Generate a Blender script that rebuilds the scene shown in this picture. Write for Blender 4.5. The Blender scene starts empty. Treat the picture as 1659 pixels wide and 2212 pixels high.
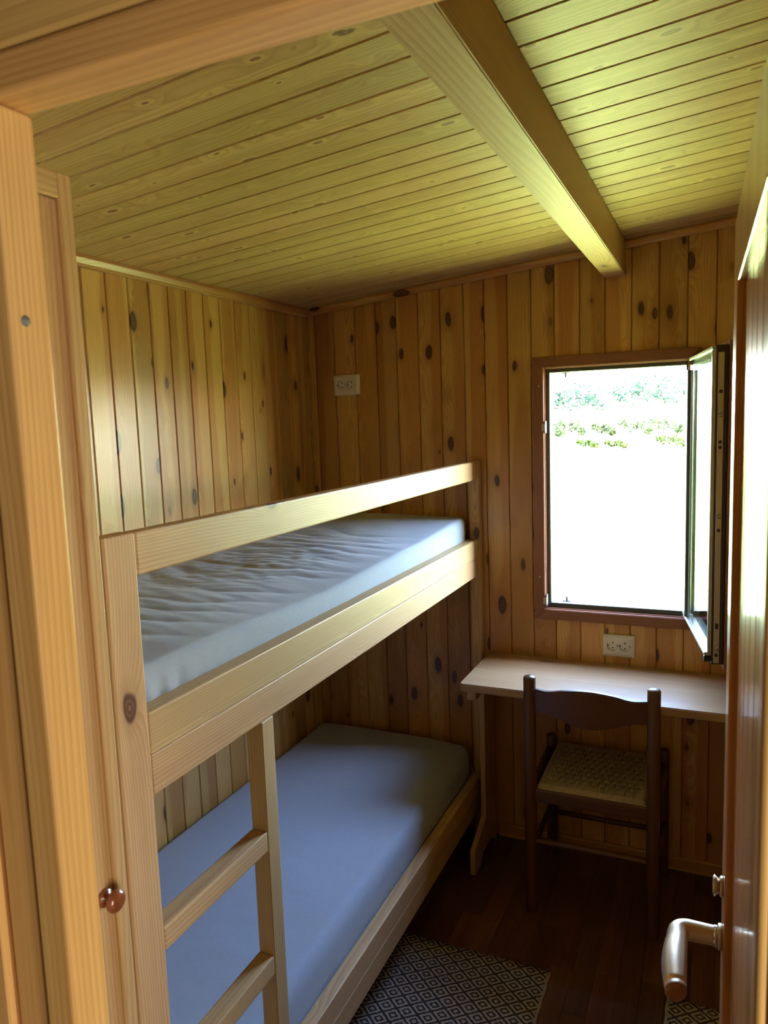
import bpy, bmesh, math, random
from mathutils import Vector, Matrix
random.seed(7)
S = bpy.context.scene
C = S.collection

# ------------------------------------------------------------------ camera
CAM = (1.5697, -2.7700, 1.6675)
YAW, PITCH, ROLL, FPX = 0.4235, -0.1193, -0.0348, 1616.67
cd = bpy.data.cameras.new('camera'); cam = bpy.data.objects.new('camera', cd); C.objects.link(cam)
cd.sensor_fit = 'HORIZONTAL'; cd.sensor_width = 36.0; cd.lens = 36.0 * FPX / 1659.0
cd.clip_start = 0.02; cd.clip_end = 800
fw = Vector((-math.sin(YAW)*math.cos(PITCH), math.cos(YAW)*math.cos(PITCH), math.sin(PITCH)))
rt = Vector((math.cos(YAW), math.sin(YAW), 0)); up = rt.cross(fw)
r2 = math.cos(ROLL)*rt + math.sin(ROLL)*up; u2 = -math.sin(ROLL)*rt + math.cos(ROLL)*up
m = Matrix((r2, u2, -fw)).transposed().to_4x4(); m.translation = Vector(CAM)
cam.matrix_world = m
cd.dof.use_dof = True; cd.dof.focus_distance = 2.2; cd.dof.aperture_fstop = 16.0
S.camera = cam

# ------------------------------------------------------------------ sky, sun, lights, exposure
SUN_EL, SUN_AZ = math.radians(50), math.radians(-12)      # sun stands to the right of the house, a little behind the window wall
wd = bpy.data.worlds.new('world'); S.world = wd; wd.use_nodes = True
nt = wd.node_tree; bg = nt.nodes['Background']
sky = nt.nodes.new('ShaderNodeTexSky'); sky.sky_type = 'NISHITA'; sky.sun_disc = False
sky.sun_elevation = SUN_EL; sky.sun_rotation = math.radians(90) - SUN_AZ
sky.air_density = 1.0; sky.dust_density = 0.4; sky.ozone_density = 2.0
nt.links.new(sky.outputs[0], bg.inputs[0]); bg.inputs[1].default_value = 7.0
sl = bpy.data.lights.new('sun', 'SUN'); sl.energy = 128.0; sl.angle = math.radians(0.6); sl.color = (1.0, 0.95, 0.86)
so = bpy.data.objects.new('sun', sl); C.objects.link(so)
sd = Vector((-math.cos(SUN_EL)*math.cos(SUN_AZ), -math.cos(SUN_EL)*math.sin(SUN_AZ), -math.sin(SUN_EL)))
so.rotation_euler = sd.to_track_quat('-Z', 'Y').to_euler(); so.location = (10, -2, 12)
# daylight portal in the open window (lets the renderer find the sky; gives no light itself)
pl = bpy.data.lights.new('window_portal', 'AREA'); pl.shape = 'RECTANGLE'; pl.size = 0.5; pl.size_y = 0.9
pl.cycles.is_portal = True
po = bpy.data.objects.new('window_portal', pl); C.objects.link(po); po.location = (1.22, 0.10, 1.395)
po.rotation_euler = (math.radians(-90), 0, 0)
# fill light added in the unseen hall behind the camera; no window built
hl = bpy.data.lights.new('hall_fill', 'AREA'); hl.shape = 'RECTANGLE'; hl.size = 0.8; hl.size_y = 1.2
hl.energy = 28.0; hl.color = (1.0, 0.92, 0.79)
ho = bpy.data.objects.new('hall_fill', hl); C.objects.link(ho); ho.location = (2.95, -3.17, 0.95)
ho.rotation_euler = Vector((-1.0, 0.38, -0.04)).to_track_quat('-Z', 'Y').to_euler()
S.view_settings.view_transform = 'Standard'; S.view_settings.look = 'None'
S.view_settings.exposure = 0.80; S.view_settings.gamma = 1.0; S.view_settings.use_curve_mapping = False
S.cycles.max_bounces = 9; S.cycles.diffuse_bounces = 4; S.cycles.glossy_bounces = 4; S.cycles.transparent_max_bounces = 12
S.cycles.sample_clamp_indirect = 12.0; S.cycles.use_adaptive_sampling = True; S.cycles.adaptive_threshold = 0.04; S.cycles.caustics_reflective = False; S.cycles.caustics_refractive = False

# ------------------------------------------------------------------ materials
class NB:
    def __init__(s, name):
        s.m = bpy.data.materials.new(name); s.m.use_nodes = True; s.t = s.m.node_tree
        s.b = s.t.nodes['Principled BSDF']
    def n(s, typ, **kw):
        x = s.t.nodes.new(typ)
        for k, v in kw.items(): setattr(x, k, v)
        return x
    def l(s, a, b): s.t.links.new(a, b)
    def put(s, x, sock):
        if hasattr(x, 'is_output'): s.l(x, sock)
        else: sock.default_value = x
    def math(s, op, a, b=None, c=None, clamp=False):
        x = s.n('ShaderNodeMath', operation=op); x.use_clamp = clamp
        s.put(a, x.inputs[0])
        if b is not None: s.put(b, x.inputs[1])
        if c is not None: s.put(c, x.inputs[2])
        return x.outputs[0]
    def vmath(s, op, a, b=None):
        x = s.n('ShaderNodeVectorMath', operation=op); s.put(a, x.inputs[0])
        if b is not None: s.put(b, x.inputs[1])
        return x.outputs[0]
    def mix(s, f, a, b, blend='MIX'):
        x = s.n('ShaderNodeMix', data_type='RGBA', blend_type=blend)
        s.put(f, x.inputs[0])
        s.put(a if hasattr(a, 'is_output') else (*a, 1), x.inputs[6]); s.put(b if hasattr(b, 'is_output') else (*b, 1), x.inputs[7])
        return x.outputs[2]
    def ramp(s, f, lo, hi):
        x = s.n('ShaderNodeMapRange'); x.interpolation_type = 'SMOOTHSTEP'; s.put(f, x.inputs[0])
        x.inputs[1].default_value = lo; x.inputs[2].default_value = hi
        return x.outputs[0]
    def noise(s, v, scale=1.0, detail=2.0, rough=0.5):
        x = s.n('ShaderNodeTexNoise'); s.l(v, x.inputs['Vector']); x.inputs['Scale'].default_value = scale
        x.inputs['Detail'].default_value = detail; x.inputs['Roughness'].default_value = rough
        return x.outputs[0]

def plain(name, col, rough=0.5, metal=0.0, coat=0.0, spec=0.5):
    k = NB(name); k.b.inputs['Base Color'].default_value = (*col, 1); k.b.inputs['Roughness'].default_value = rough
    k.b.inputs['Metallic'].default_value = metal; k.b.inputs['Coat Weight'].default_value = coat
    k.b.inputs['Specular IOR Level'].default_value = spec
    return k.m

def pine(name, axis, light, dark, knot=(0.14, 0.06, 0.025), ksize=0.10, kcell=(6.0, 6.0, 3.2), ring=150.0,
         rings=0.35, heart=0.55, rough=0.38, coat=0.0, vary=0.22, halo=0.0, staves=None):
    k = NB(name)
    tc = k.n('ShaderNodeTexCoord'); oi = k.n('ShaderNodeObjectInfo')
    sp = k.n('ShaderNodeSeparateXYZ'); k.l(tc.outputs['Object'], sp.inputs[0])
    o = {'X': (1, 2, 0), 'Y': (0, 2, 1), 'Z': (0, 1, 2)}[axis]
    cb = k.n('ShaderNodeCombineXYZ')
    for i in range(3): k.l(sp.outputs[o[i]], cb.inputs[i])
    rnd = oi.outputs['Random']
    off = k.n('ShaderNodeCombineXYZ')
    k.l(k.math('MULTIPLY', rnd, 31.7), off.inputs[0]); k.l(k.math('MULTIPLY', rnd, 17.3), off.inputs[1]); k.l(k.math('MULTIPLY', rnd, 113.0), off.inputs[2])
    P = k.vmath('ADD', cb.outputs[0], off.outputs[0])
    # knots
    vo = k.n('ShaderNodeTexVoronoi'); vo.feature = 'F1'; vo.inputs['Scale'].default_value = 1.0
    wob = k.n('ShaderNodeTexNoise'); k.l(k.vmath('MULTIPLY', P, (30, 30, 14)), wob.inputs['Vector']); wob.inputs['Scale'].default_value = 1.0; wob.inputs['Detail'].default_value = 0.0
    kp = k.vmath('ADD', k.vmath('MULTIPLY', P, kcell), k.vmath('MULTIPLY', wob.outputs[1], (0.07, 0.07, 0.05)))
    k.l(kp, vo.inputs['Vector']); d = vo.outputs['Distance']
    # per-cell size variation
    ksc = k.n('ShaderNodeSeparateXYZ'); k.l(vo.outputs['Color'], ksc.inputs[0])
    rad = k.math('MULTIPLY_ADD', k.math('POWER', ksc.outputs[0], 2.0), ksize, ksize*0.45)
    rel = k.math('DIVIDE', d, rad)
    kmask = k.ramp(rel, 1.15, 0.8); kcore = k.ramp(rel, 0.9, 0.3)
    pull = k.math('POWER', 2.718, k.math('MULTIPLY', rel, -0.55))
    # growth rings
    low = k.noise(k.vmath('MULTIPLY', P, (7, 7, 0.8)), 1.0, 1.0)
    px = k.n('ShaderNodeSeparateXYZ'); k.l(cb.outputs[0], px.inputs[0])
    cx = k.math('ADD', px.outputs[0], k.math('MULTIPLY_ADD', rnd, 0.10, -0.05))
    cy = k.math('ADD', px.outputs[1], k.math('MULTIPLY_ADD', rnd, 0.05, 0.015))
    R = k.math('SQRT', k.math('ADD', k.math('MULTIPLY', cx, cx), k.math('MULTIPLY', cy, cy)))
    R = k.math('ADD', R, k.math('MULTIPLY', low, 0.05)); R = k.math('ADD', R, k.math('MULTIPLY', pull, 0.035))
    R = k.math('ADD', R, k.math('MULTIPLY', px.outputs[2], k.math('MULTIPLY_ADD', rnd, 0.03, -0.015)))
    sw = k.math('FRACT', k.math('MULTIPLY', R, ring))
    rl = k.math('MULTIPLY', k.ramp(sw, 0.15, 0.85), k.ramp(sw, 1.0, 0.86))
    fine = k.noise(k.vmath('MULTIPLY', P, (420, 420, 9)), 1.0, 0.0)
    # heartwood bands
    hb = k.noise(k.vmath('MULTIPLY', P, (16, 16, 0.55)), 1.0, 0.0)
    hm = k.ramp(k.math('ADD', hb, k.math('MULTIPLY', pull, 0.10)), 0.47, 0.57)
    col = k.mix(k.math('MULTIPLY', hm, heart), light, dark)
    col = k.mix(k.math('MULTIPLY', rl, rings), col, tuple(c*0.72 for c in dark))
    col = k.mix(k.math('MULTIPLY_ADD', fine, 0.5, -0.12, clamp=True), col, tuple(c*0.8 for c in dark))
    if halo: col = k.mix(k.math('MULTIPLY', k.ramp(rel, 2.6, 1.1), halo), col, tuple(min(1, c*1.12) for c in light))
    else: col = k.mix(k.math('MULTIPLY', k.ramp(rel, 2.3, 0.9), 0.45), col, tuple(c*0.75 for c in dark))
    kr = k.math('MULTIPLY', k.ramp(k.math('FRACT', k.math('MULTIPLY', rel, 3.2)), 0.2, 0.8), 0.8)
    kc = k.mix(k.math('MULTIPLY', kcore, kr), tuple(c*0.75 for c in knot), tuple(c*2.1 for c in knot))
    col = k.mix(kmask, col, kc)
    if staves:
        w, tone = staves
        ax = {'X': 1, 'Y': 0, 'Z': 0}[axis]
        sid = k.math('FLOOR', k.math('DIVIDE', sp.outputs[ax], w))
        gi = k.math('FLOOR', k.math('ADD', k.math('MULTIPLY', sp.outputs[o[2]], 1.7), k.math('MULTIPLY', sid, 0.37)))
        wn = k.n('ShaderNodeTexWhiteNoise', noise_dimensions='2D'); vv = k.n('ShaderNodeCombineXYZ'); k.l(sid, vv.inputs[0]); k.l(gi, vv.inputs[1]); k.l(vv.outputs[0], wn.inputs['Vector'])
        col = k.mix(k.math('MULTIPLY', wn.outputs[0], tone), col, dark)
    # each piece of timber has its own tone
    hs = k.n('ShaderNodeHueSaturation'); k.l(col, hs.inputs['Color'])
    k.l(k.math('MULTIPLY_ADD', k.math('FRACT', k.math('MULTIPLY', rnd, 7.31)), 0.016, 0.492), hs.inputs['Hue'])
    k.l(k.math('MULTIPLY_ADD', k.math('FRACT', k.math('MULTIPLY', rnd, 13.7)), vary, 1.0 - vary*0.55), hs.inputs['Value'])
    k.l(hs.outputs[0], k.b.inputs['Base Color'])
    k.b.inputs['Roughness'].default_value = rough
    if coat: k.b.inputs['Coat Weight'].default_value = coat; k.b.inputs['Coat Roughness'].default_value = 0.12
    return k.m

WL, WD = (0.66, 0.395, 0.125), (0.47, 0.20, 0.052)
M = {}
for a in 'XYZ':
    M['wall'+a] = pine('wall_pine_'+a, a, WL, WD, ksize=0.17, kcell=(12.5, 12.5, 5.6), knot=(0.11, 0.042, 0.018), rough=0.34, vary=0.34, heart=0.75)
    M['bunk'+a] = pine('bunk_pine_'+a, a, (0.64, 0.43, 0.205), (0.50, 0.295, 0.125), ksize=0.08, kcell=(6, 6, 3.0), ring=190, heart=0.35, rings=0.5, rough=0.48, vary=0.08)
    M['frame'+a] = pine('door_frame_pine_'+a, a, (0.70, 0.44, 0.15), (0.54, 0.28, 0.075), ksize=0.06, kcell=(4, 4, 1.2), ring=170, heart=0.35, rings=0.35, rough=0.33, vary=0.1)
    M['ward'+a] = pine('wardrobe_pine_'+a, a, (0.60, 0.39, 0.17), (0.46, 0.27, 0.10), ksize=0.06, kcell=(4, 4, 1.2), ring=130, heart=0.35, rings=0.4, rough=0.4, vary=0.1)
    M['chair'+a] = pine('chair_stain_'+a, a, (0.15, 0.062, 0.022), (0.085, 0.031, 0.010), knot=(0.03, 0.012, 0.006), ksize=0.02, ring=260, heart=0.5, rings=0.5, rough=0.32, vary=0.1)
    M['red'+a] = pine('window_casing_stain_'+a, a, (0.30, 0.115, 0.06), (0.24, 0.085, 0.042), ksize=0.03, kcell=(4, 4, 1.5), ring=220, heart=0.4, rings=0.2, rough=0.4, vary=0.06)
M['ceil'] = pine('ceiling_pine', 'X', (0.68, 0.47, 0.21), (0.52, 0.32, 0.13), knot=(0.26, 0.14, 0.06), ksize=0.12, kcell=(20, 20, 9), ring=140, heart=0.55, rings=0.45, rough=0.5, vary=0.12, halo=0.6)
M['desk'] = pine('desk_pine', 'X', (0.50, 0.31, 0.16), (0.36, 0.20, 0.095), ksize=0.06, kcell=(7, 7, 3.0), ring=180, heart=0.4, rings=0.35, rough=0.4, staves=(0.05, 0.7))
M['floor'] = pine('floor_laminate', 'Y', (0.16, 0.068, 0.028), (0.09, 0.036, 0.014), knot=(0.08, 0.03, 0.01), ksize=0.02, ring=140, heart=0.5, rings=0.3, rough=0.36, vary=0.5)
M['leaf_pine'] = pine('door_leaf_pine', 'Z', (0.60, 0.31, 0.10), (0.44, 0.19, 0.055), ksize=0.07, kcell=(5, 5, 2.0), rough=0.38, coat=0.45, vary=0.1)
M['knob'] = plain('knob_wood', (0.22, 0.06, 0.018), 0.25, coat=0.6)
M['plastic'] = plain('socket_plastic', (0.78, 0.74, 0.66), 0.35)
M['filler'] = plain('grey_hole_filler', (0.16, 0.15, 0.13), 0.7)
M['black'] = plain('black_plastic', (0.01, 0.01, 0.01), 0.5)
M['hole'] = plain('dark_recess', (0.006, 0.005, 0.004), 0.8)
M['alu'] = plain('bronze_green_aluminium', (0.075, 0.08, 0.06), 0.35, metal=0.0)
M['sash'] = plain('sash_grey_aluminium', (0.46, 0.47, 0.46), 0.30, metal=0.3)
M['steel'] = plain('fitting_steel', (0.50, 0.46, 0.38), 0.4, metal=0.85)
M['dark_edge'] = plain('sash_edge_brown', (0.05, 0.035, 0.028), 0.5)
M['satin'] = plain('satin_champagne_metal', (0.62, 0.50, 0.38), 0.42, metal=1.0)
M['cap'] = plain('lever_end_cap', (0.27, 0.12, 0.05), 0.45)
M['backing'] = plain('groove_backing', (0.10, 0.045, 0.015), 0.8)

def glass_mat():
    k = NB('window_glass'); out = k.t.nodes['Material Output']; k.t.nodes.remove(k.b)
    tr = k.n('ShaderNodeBsdfTransparent'); tr.inputs[0].default_value = (0.90, 0.94, 0.91, 1)
    gl = k.n('ShaderNodeBsdfGlossy'); gl.inputs['Roughness'].default_value = 0.02
    lw = k.n('ShaderNodeFresnel'); lw.inputs[0].default_value = 1.45
    mx = k.n('ShaderNodeMixShader'); k.l(k.math('MULTIPLY', lw.outputs[0], 0.35, clamp=True), mx.inputs[0]); k.l(tr.outputs[0], mx.inputs[1]); k.l(gl.outputs[0], mx.inputs[2]); k.l(mx.outputs[0], out.inputs[0])
    return k.m
M['glass'] = glass_mat()

def fabric(name, col, scale=900):
    k = NB(name); tc = k.n('ShaderNodeTexCoord')
    nz = k.noise(tc.outputs['Object'], 60, 4.0, 0.65); nf = k.noise(tc.outputs['Object'], scale, 2.0)
    k.l(k.mix(k.math('MULTIPLY_ADD', nz, 0.5, nf), tuple(c*0.80 for c in col), tuple(c*1.08 for c in col)), k.b.inputs['Base Color'])
    k.b.inputs['Roughness'].default_value = 0.9; k.b.inputs['Specular IOR Level'].default_value = 0.15
    k.b.inputs['Sheen Weight'].default_value = 0.25; k.b.inputs['Sheen Roughness'].default_value = 0.5
    bp = k.n('ShaderNodeBump'); bp.inputs['Strength'].default_value = 0.25; bp.inputs['Distance'].default_value = 0.002
    k.l(k.math('MULTIPLY_ADD', nz, 1.0, nf), bp.inputs['Height']); k.l(bp.outputs[0], k.b.inputs['Normal'])
    return k.m
M['sheet'] = fabric('grey_blue_jersey', (0.37, 0.415, 0.49))
M['cord'] = fabric('seat_paper_cord', (0.40, 0.33, 0.21), 500)

def rug_mat():
    k = NB('woven_diamond_rug'); tc = k.n('ShaderNodeTexCoord'); sp = k.n('ShaderNodeSeparateXYZ')
    wob = k.n('ShaderNodeTexNoise'); k.l(tc.outputs['Object'], wob.inputs['Vector']); wob.inputs['Scale'].default_value = 160
    wv = k.vmath('ADD', tc.outputs['Object'], k.vmath('MULTIPLY', k.vmath('SUBTRACT', wob.outputs[1], (0.5, 0.5, 0.5)), (0.006, 0.006, 0)))
    k.l(wv, sp.inputs[0])
    u = k.math('DIVIDE', sp.outputs[0], 0.064); v = k.math('DIVIDE', sp.outputs[1], 0.052)
    fa = k.math('ABSOLUTE', k.math('SUBTRACT', k.math('FRACT', k.math('ADD', u, v)), 0.5))
    fb = k.math('ABSOLUTE', k.math('SUBTRACT', k.math('FRACT', k.math('SUBTRACT', u, v)), 0.5))
    d = k.math('MULTIPLY', k.math('MAXIMUM', fa, fb), 2.0)
    light = k.math('ADD', k.math('LESS_THAN', d, 0.26), k.math('MULTIPLY', k.math('GREATER_THAN', d, 0.52), k.math('LESS_THAN', d, 0.84)))
    # plain light selvedge along both long sides
    edge = k.math('GREATER_THAN', k.math('ABSOLUTE', sp.outputs[0]), 0.243)
    light = k.math('MAXIMUM', light, edge)
    nf = k.noise(tc.outputs['Object'], 700, 2.0)
    col = k.mix(light, (0.035, 0.022, 0.026), (0.46, 0.42, 0.37)); col = k.mix(k.math('MULTIPLY', nf, 0.35), col, (0.16, 0.13, 0.12))
    k.l(col, k.b.inputs['Base Color']); k.b.inputs['Roughness'].default_value = 0.95; k.b.inputs['Specular IOR Level'].default_value = 0.1
    bp = k.n('ShaderNodeBump'); bp.inputs['Strength'].default_value = 0.5; bp.inputs['Distance'].default_value = 0.002
    k.l(nf, bp.inputs['Height']); k.l(bp.outputs[0], k.b.inputs['Normal'])
    return k.m
M['rug'] = rug_mat()

def veg(name, a, b, scale):
    k = NB(name); tc = k.n('ShaderNodeTexCoord'); nz = k.noise(tc.outputs['Object'], scale, 3.0)
    k.l(k.mix(k.ramp(nz, 0.35, 0.65), a, b), k.b.inputs['Base Color']); k.b.inputs['Roughness'].default_value = 0.8
    k.b.inputs['Specular IOR Level'].default_value = 0.1
    return k.m
M['lawn'] = veg('lawn_grass', (0.21, 0.265, 0.07), (0.26, 0.305, 0.095), 0.3)
M['field'] = veg('dry_field', (0.38, 0.36, 0.16), (0.46, 0.44, 0.22), 0.1)
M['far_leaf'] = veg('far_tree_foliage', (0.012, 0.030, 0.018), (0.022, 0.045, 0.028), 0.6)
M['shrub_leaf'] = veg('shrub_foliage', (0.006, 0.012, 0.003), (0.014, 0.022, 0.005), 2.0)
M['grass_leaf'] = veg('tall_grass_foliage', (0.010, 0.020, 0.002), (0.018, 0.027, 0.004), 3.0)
M['bark'] = plain('bark', (0.03, 0.022, 0.016), 0.9)

# ------------------------------------------------------------------ mesh helpers
def link(o, parent=None):
    C.objects.link(o)
    if parent: o.parent = parent
    return o
def mobj(name, me, mat, parent=None, loc=(0, 0, 0), rot=None):
    o = bpy.data.objects.new(name, me)
    if mat and not me.materials: me.materials.append(mat)
    link(o, parent); o.location = loc
    if rot: o.rotation_euler = rot
    return o
def from_bm(bm, name, smooth=False, angle=None):
    me = bpy.data.meshes.new(name); bmesh.ops.recalc_face_normals(bm, faces=bm.faces); bm.to_mesh(me); bm.free()
    if smooth:
        for p in me.polygons: p.use_smooth = True
    return me
_cache = {}
def box_mesh(sx, sy, sz, bev=0.0, seg=1, mat=None, slope=0.0):
    key = (round(sx, 4), round(sy, 4), round(sz, 4), bev, seg, mat.name if mat else '', round(slope, 4))
    if key in _cache: return _cache[key]
    bm = bmesh.new(); bmesh.ops.create_cube(bm, size=1.0)
    for v in bm.verts:
        v.co = Vector((v.co.x*sx, v.co.y*sy, v.co.z*sz))
        if slope and v.co.z > 0: v.co.z += slope*v.co.x
    if bev: bmesh.ops.bevel(bm, geom=list(bm.edges), offset=bev, segments=seg, affect='EDGES', profile=0.5)
    me = from_bm(bm, 'box'); _cache[key] = me
    if mat: me.materials.append(mat)
    return me
def box(name, x0, x1, y0, y1, z0, z1, mat, parent=None, bev=0.002, seg=1, slope=0.0, rot=None):
    me = box_mesh(x1-x0, y1-y0, z1-z0, bev, seg, mat, slope)
    return mobj(name, me, None, parent, ((x0+x1)/2, (y0+y1)/2, (z0+z1)/2), rot)
def prism(name, pts, axis, a0, a1, mat, parent=None, bev=0.002, smooth=False, loc=(0, 0, 0)):
    """closed 2D outline pushed along an axis; pts are the other two coordinates in xyz order"""
    bm = bmesh.new()
    def P(p, a): return {'X': (a, p[0], p[1]), 'Y': (p[0], a, p[1]), 'Z': (p[0], p[1], a)}[axis]
    A = [bm.verts.new(P(p, a0)) for p in pts]; B = [bm.verts.new(P(p, a1)) for p in pts]
    bm.faces.new(A); bm.faces.new(B[::-1])
    for i in range(len(pts)): bm.faces.new((A[i], A[(i+1) % len(pts)], B[(i+1) % len(pts)], B[i]))
    bmesh.ops.recalc_face_normals(bm, faces=bm.faces)
    if bev: bmesh.ops.bevel(bm, geom=[e for e in bm.edges if e.calc_face_angle(0) > 0.6], offset=bev, segments=2, affect='EDGES')
    return mobj(name, from_bm(bm, name), mat, parent, loc)
def tube(name, path, mat, parent=None, seg=14, cap=True, sy=1.0):
    """path: list of (point, radius) or (point, rx, ry)"""
    bm = bmesh.new(); rings = []; n = len(path)
    pts = [Vector(p[0]) for p in path]; prev = None
    for i, p in enumerate(path):
        t = (pts[min(i+1, n-1)] - pts[max(i-1, 0)])
        t = t.normalized() if t.length > 1e-9 else Vector((0, 0, 1))
        if prev is None: a = t.orthogonal().normalized()
        else: a = (prev - t*prev.dot(t)).normalized()
        prev = a; b = t.cross(a); rx = p[1]; ry = p[2] if len(p) > 2 else p[1]
        rings.append([bm.verts.new(pts[i] + a*rx*math.cos(2*math.pi*k/seg) + b*ry*math.sin(2*math.pi*k/seg)) for k in range(seg)])
    for i in range(n-1):
        for k in range(seg): bm.faces.new((rings[i][k], rings[i][(k+1) % seg], rings[i+1][(k+1) % seg], rings[i+1][k]))
    if cap: bm.faces.new(rings[0][::-1]); bm.faces.new(rings[-1])
    return mobj(name, from_bm(bm, name, True), mat, parent)
def dowel(p0, p1, r, round_end=True, round_start=False, seg=5):
    p0, p1 = Vector(p0), Vector(p1); d = (p1-p0).normalized(); path = []
    if round_start: path += [(p0 + d*(r*0.5*(1-math.cos(a))), max(r*math.sin(a), r*0.25)) for a in [math.pi/2*i/seg for i in range(seg)]]
    else: path += [(p0, r*0.92), (p0+d*0.003, r)]
    e = p1 - d*r*0.5
    path.append((e, r))
    if round_end: path += [(e + d*(r*0.5*math.sin(a)), max(r*math.cos(a), 0.001)) for a in [math.pi/2*i/seg for i in range(1, seg+1)]]
    else: path.append((p1, r))
    return path
def empty(name, loc=(0, 0, 0), rot=(0, 0, 0)):
    o = bpy.data.objects.new(name, None); o.empty_display_size = 0.1; link(o); o.location = loc; o.rotation_euler = rot
    return o
def tag(o, label=None, cat=None, group=None, kind=None):
    if label: o['label'] = label
    if cat: o['category'] = cat
    if group: o['group'] = group
    if kind: o['kind'] = kind
    return o
def struct(o, label=None):
    return tag(o, label=label, kind='structure')

# ------------------------------------------------------------------ room dimensions
H0, SL = 2.1382, 0.0930
H = lambda x: H0 + SL*x
XR = 2.02                 # right wall
YD0, YD1 = -2.343, -2.304  # door partition, hall side and room side
T = 0.012                 # plank thickness

def multi_box(name, boxes, mat, parent=None):
    bm = bmesh.new()
    for (x0, x1, y0, y1, z0, z1) in boxes:
        r = bmesh.ops.create_cube(bm, size=1.0)
        for v in r['verts']:
            v.co = Vector(((x0+x1)/2 + v.co.x*(x1-x0), (y0+y1)/2 + v.co.y*(y1-y0), (z0+z1)/2 + v.co.z*(z1-z0)))
    return mobj(name, from_bm(bm, name), mat, parent)

# floor -----------------------------------------------------------------------
floor = struct(multi_box('floor', [(-0.1, 4.2, -6.0, 0.0, -0.12, -0.008)], M['floor']), 'dark brown laminate floor')
bxs = 0.0655; row = 0
x = 0.60
while x < 1.95:
    y = -1.55 - (row*0.173) % 0.36
    while y < -0.002:
        ln = 0.36 + 0.12*((row*7 + int((y+3)*10)) % 3)
        y1 = min(y+ln, -0.001)
        if y1 - y > 0.03:
            box('plank', x+0.0003, x+bxs-0.0003, y+0.0003, y1-0.0003, -0.0079, 0.0, M['floor'], floor, bev=0.0006)
        y = y1
        if y > -0.03: break
    x += bxs; row += 1
box('plank', -0.05, 0.5997, -2.6, -0.001, -0.0079, 0.0, M['floor'], floor, bev=0.0006)
box('plank', 0.6003, 2.02, -2.6, -1.95, -0.0079, -0.0002, M['floor'], floor, bev=0.0006)

# back wall with the window opening ---------------------------------------------
WX0, WX1, WZ0, WZ1 = 0.968, 1.484, 0.938, 1.853
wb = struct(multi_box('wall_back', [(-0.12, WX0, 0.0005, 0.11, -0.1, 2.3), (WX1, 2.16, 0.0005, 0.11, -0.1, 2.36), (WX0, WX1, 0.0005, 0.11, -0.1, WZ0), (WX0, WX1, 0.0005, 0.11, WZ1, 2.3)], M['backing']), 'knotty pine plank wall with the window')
bx = [-0.012, 0.033, 0.122, 0.217, 0.311, 0.399, 0.491, 0.582, 0.677, 0.757, 0.845, 0.933, 1.018, 1.108, 1.195, 1.284, 1.374, 1.464, 1.552, 1.640, 1.728, 1.816, 1.904, 1.992, 2.02]
# the boards stand proud of the wall plane by their thickness; wall plane y=0 is the visible face
def vplank(xa, xb, za, zb, top=False):
    x0, x1 = xa+0.0009, xb-0.0009
    if top:
        zb = H((x0+x1)/2) - 0.001
        return box('plank', x0, x1, 0.0, T, za, zb, M['wallZ'], wb, bev=0.0028, slope=SL)
    return box('plank', x0, x1, 0.0, T, za, zb, M['wallZ'], wb, bev=0.0028)
wb.location.y = 0.004
for ch in (): pass
for i in range(len(bx)-1):
    xa, xb = bx[i], bx[i+1]
    if xa >= 0.93 and xb <= 1.553:
        vplank(xa, xb, 0.0, WZ0-0.001); vplank(xa, xb, WZ1+0.001, 0, True)
    else: vplank(xa, xb, 0.0, 0, True)
vplank(0.933, WX0-0.001, WZ0, WZ1); vplank(WX1+0.001, 1.552, WZ0, WZ1)
for ch in wb.children: ch.location.y -= 0.004       # children carry the wall's own shift

# left wall ---------------------------------------------------------------------
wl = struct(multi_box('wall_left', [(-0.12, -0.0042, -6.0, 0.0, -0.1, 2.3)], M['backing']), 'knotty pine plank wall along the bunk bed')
ly = [-0.003, -0.072, -0.159, -0.246, -0.333, -0.424, -0.513, -0.600, -0.689, -0.775, -0.862, -0.948, -1.035, -1.122, -1.210]
while ly[-1] > -2.25: ly.append(ly[-1]-0.0872)
for i in range(len(ly)-1):
    box('plank', -T, 0.0, ly[i+1]+0.0010, ly[i]-0.0010, 0.0, H0-0.001, M['wallZ'], wl, bev=0.0028)

# right wall (never in the frame) ---------------------------------------------------
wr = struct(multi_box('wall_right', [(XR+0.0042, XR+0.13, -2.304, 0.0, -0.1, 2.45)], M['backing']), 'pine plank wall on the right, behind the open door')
for i in range(26): box('plank', XR, XR+T, -0.003-0.0885*(i+1), -0.003-0.0885*i-0.001, 0.0, H(XR)-0.001, M['wallZ'], wr, bev=0.0028)

# ceiling --------------------------------------------------------------------------
ang = -math.atan(SL)
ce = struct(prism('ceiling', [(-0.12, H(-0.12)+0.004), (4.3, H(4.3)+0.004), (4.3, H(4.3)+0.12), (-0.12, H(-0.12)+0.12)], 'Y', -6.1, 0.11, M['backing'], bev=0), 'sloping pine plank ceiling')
L = (XR+0.02)/math.cos(ang)
cyl = []
y = -1.6755
while y < -0.01: cyl.append(y); y += 0.0845
y = -1.6755-0.0845
while y > -2.30: cyl.insert(0, y); y -= 0.0845
cyl = [YD1+0.001] + cyl + [-0.001]
for i in range(len(cyl)-1):
    if cyl[i+1]-cyl[i] < 0.01: continue
    me = box_mesh(L, cyl[i+1]-cyl[i]-0.0030, 0.014, 0.0022, 1, M['ceil'])
    xc = XR/2
    mobj('plank', me, None, ce, (xc - 0.007*math.sin(ang)*-1, (cyl[i]+cyl[i+1])/2, H(xc)+0.007), (0, ang, 0))

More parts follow.
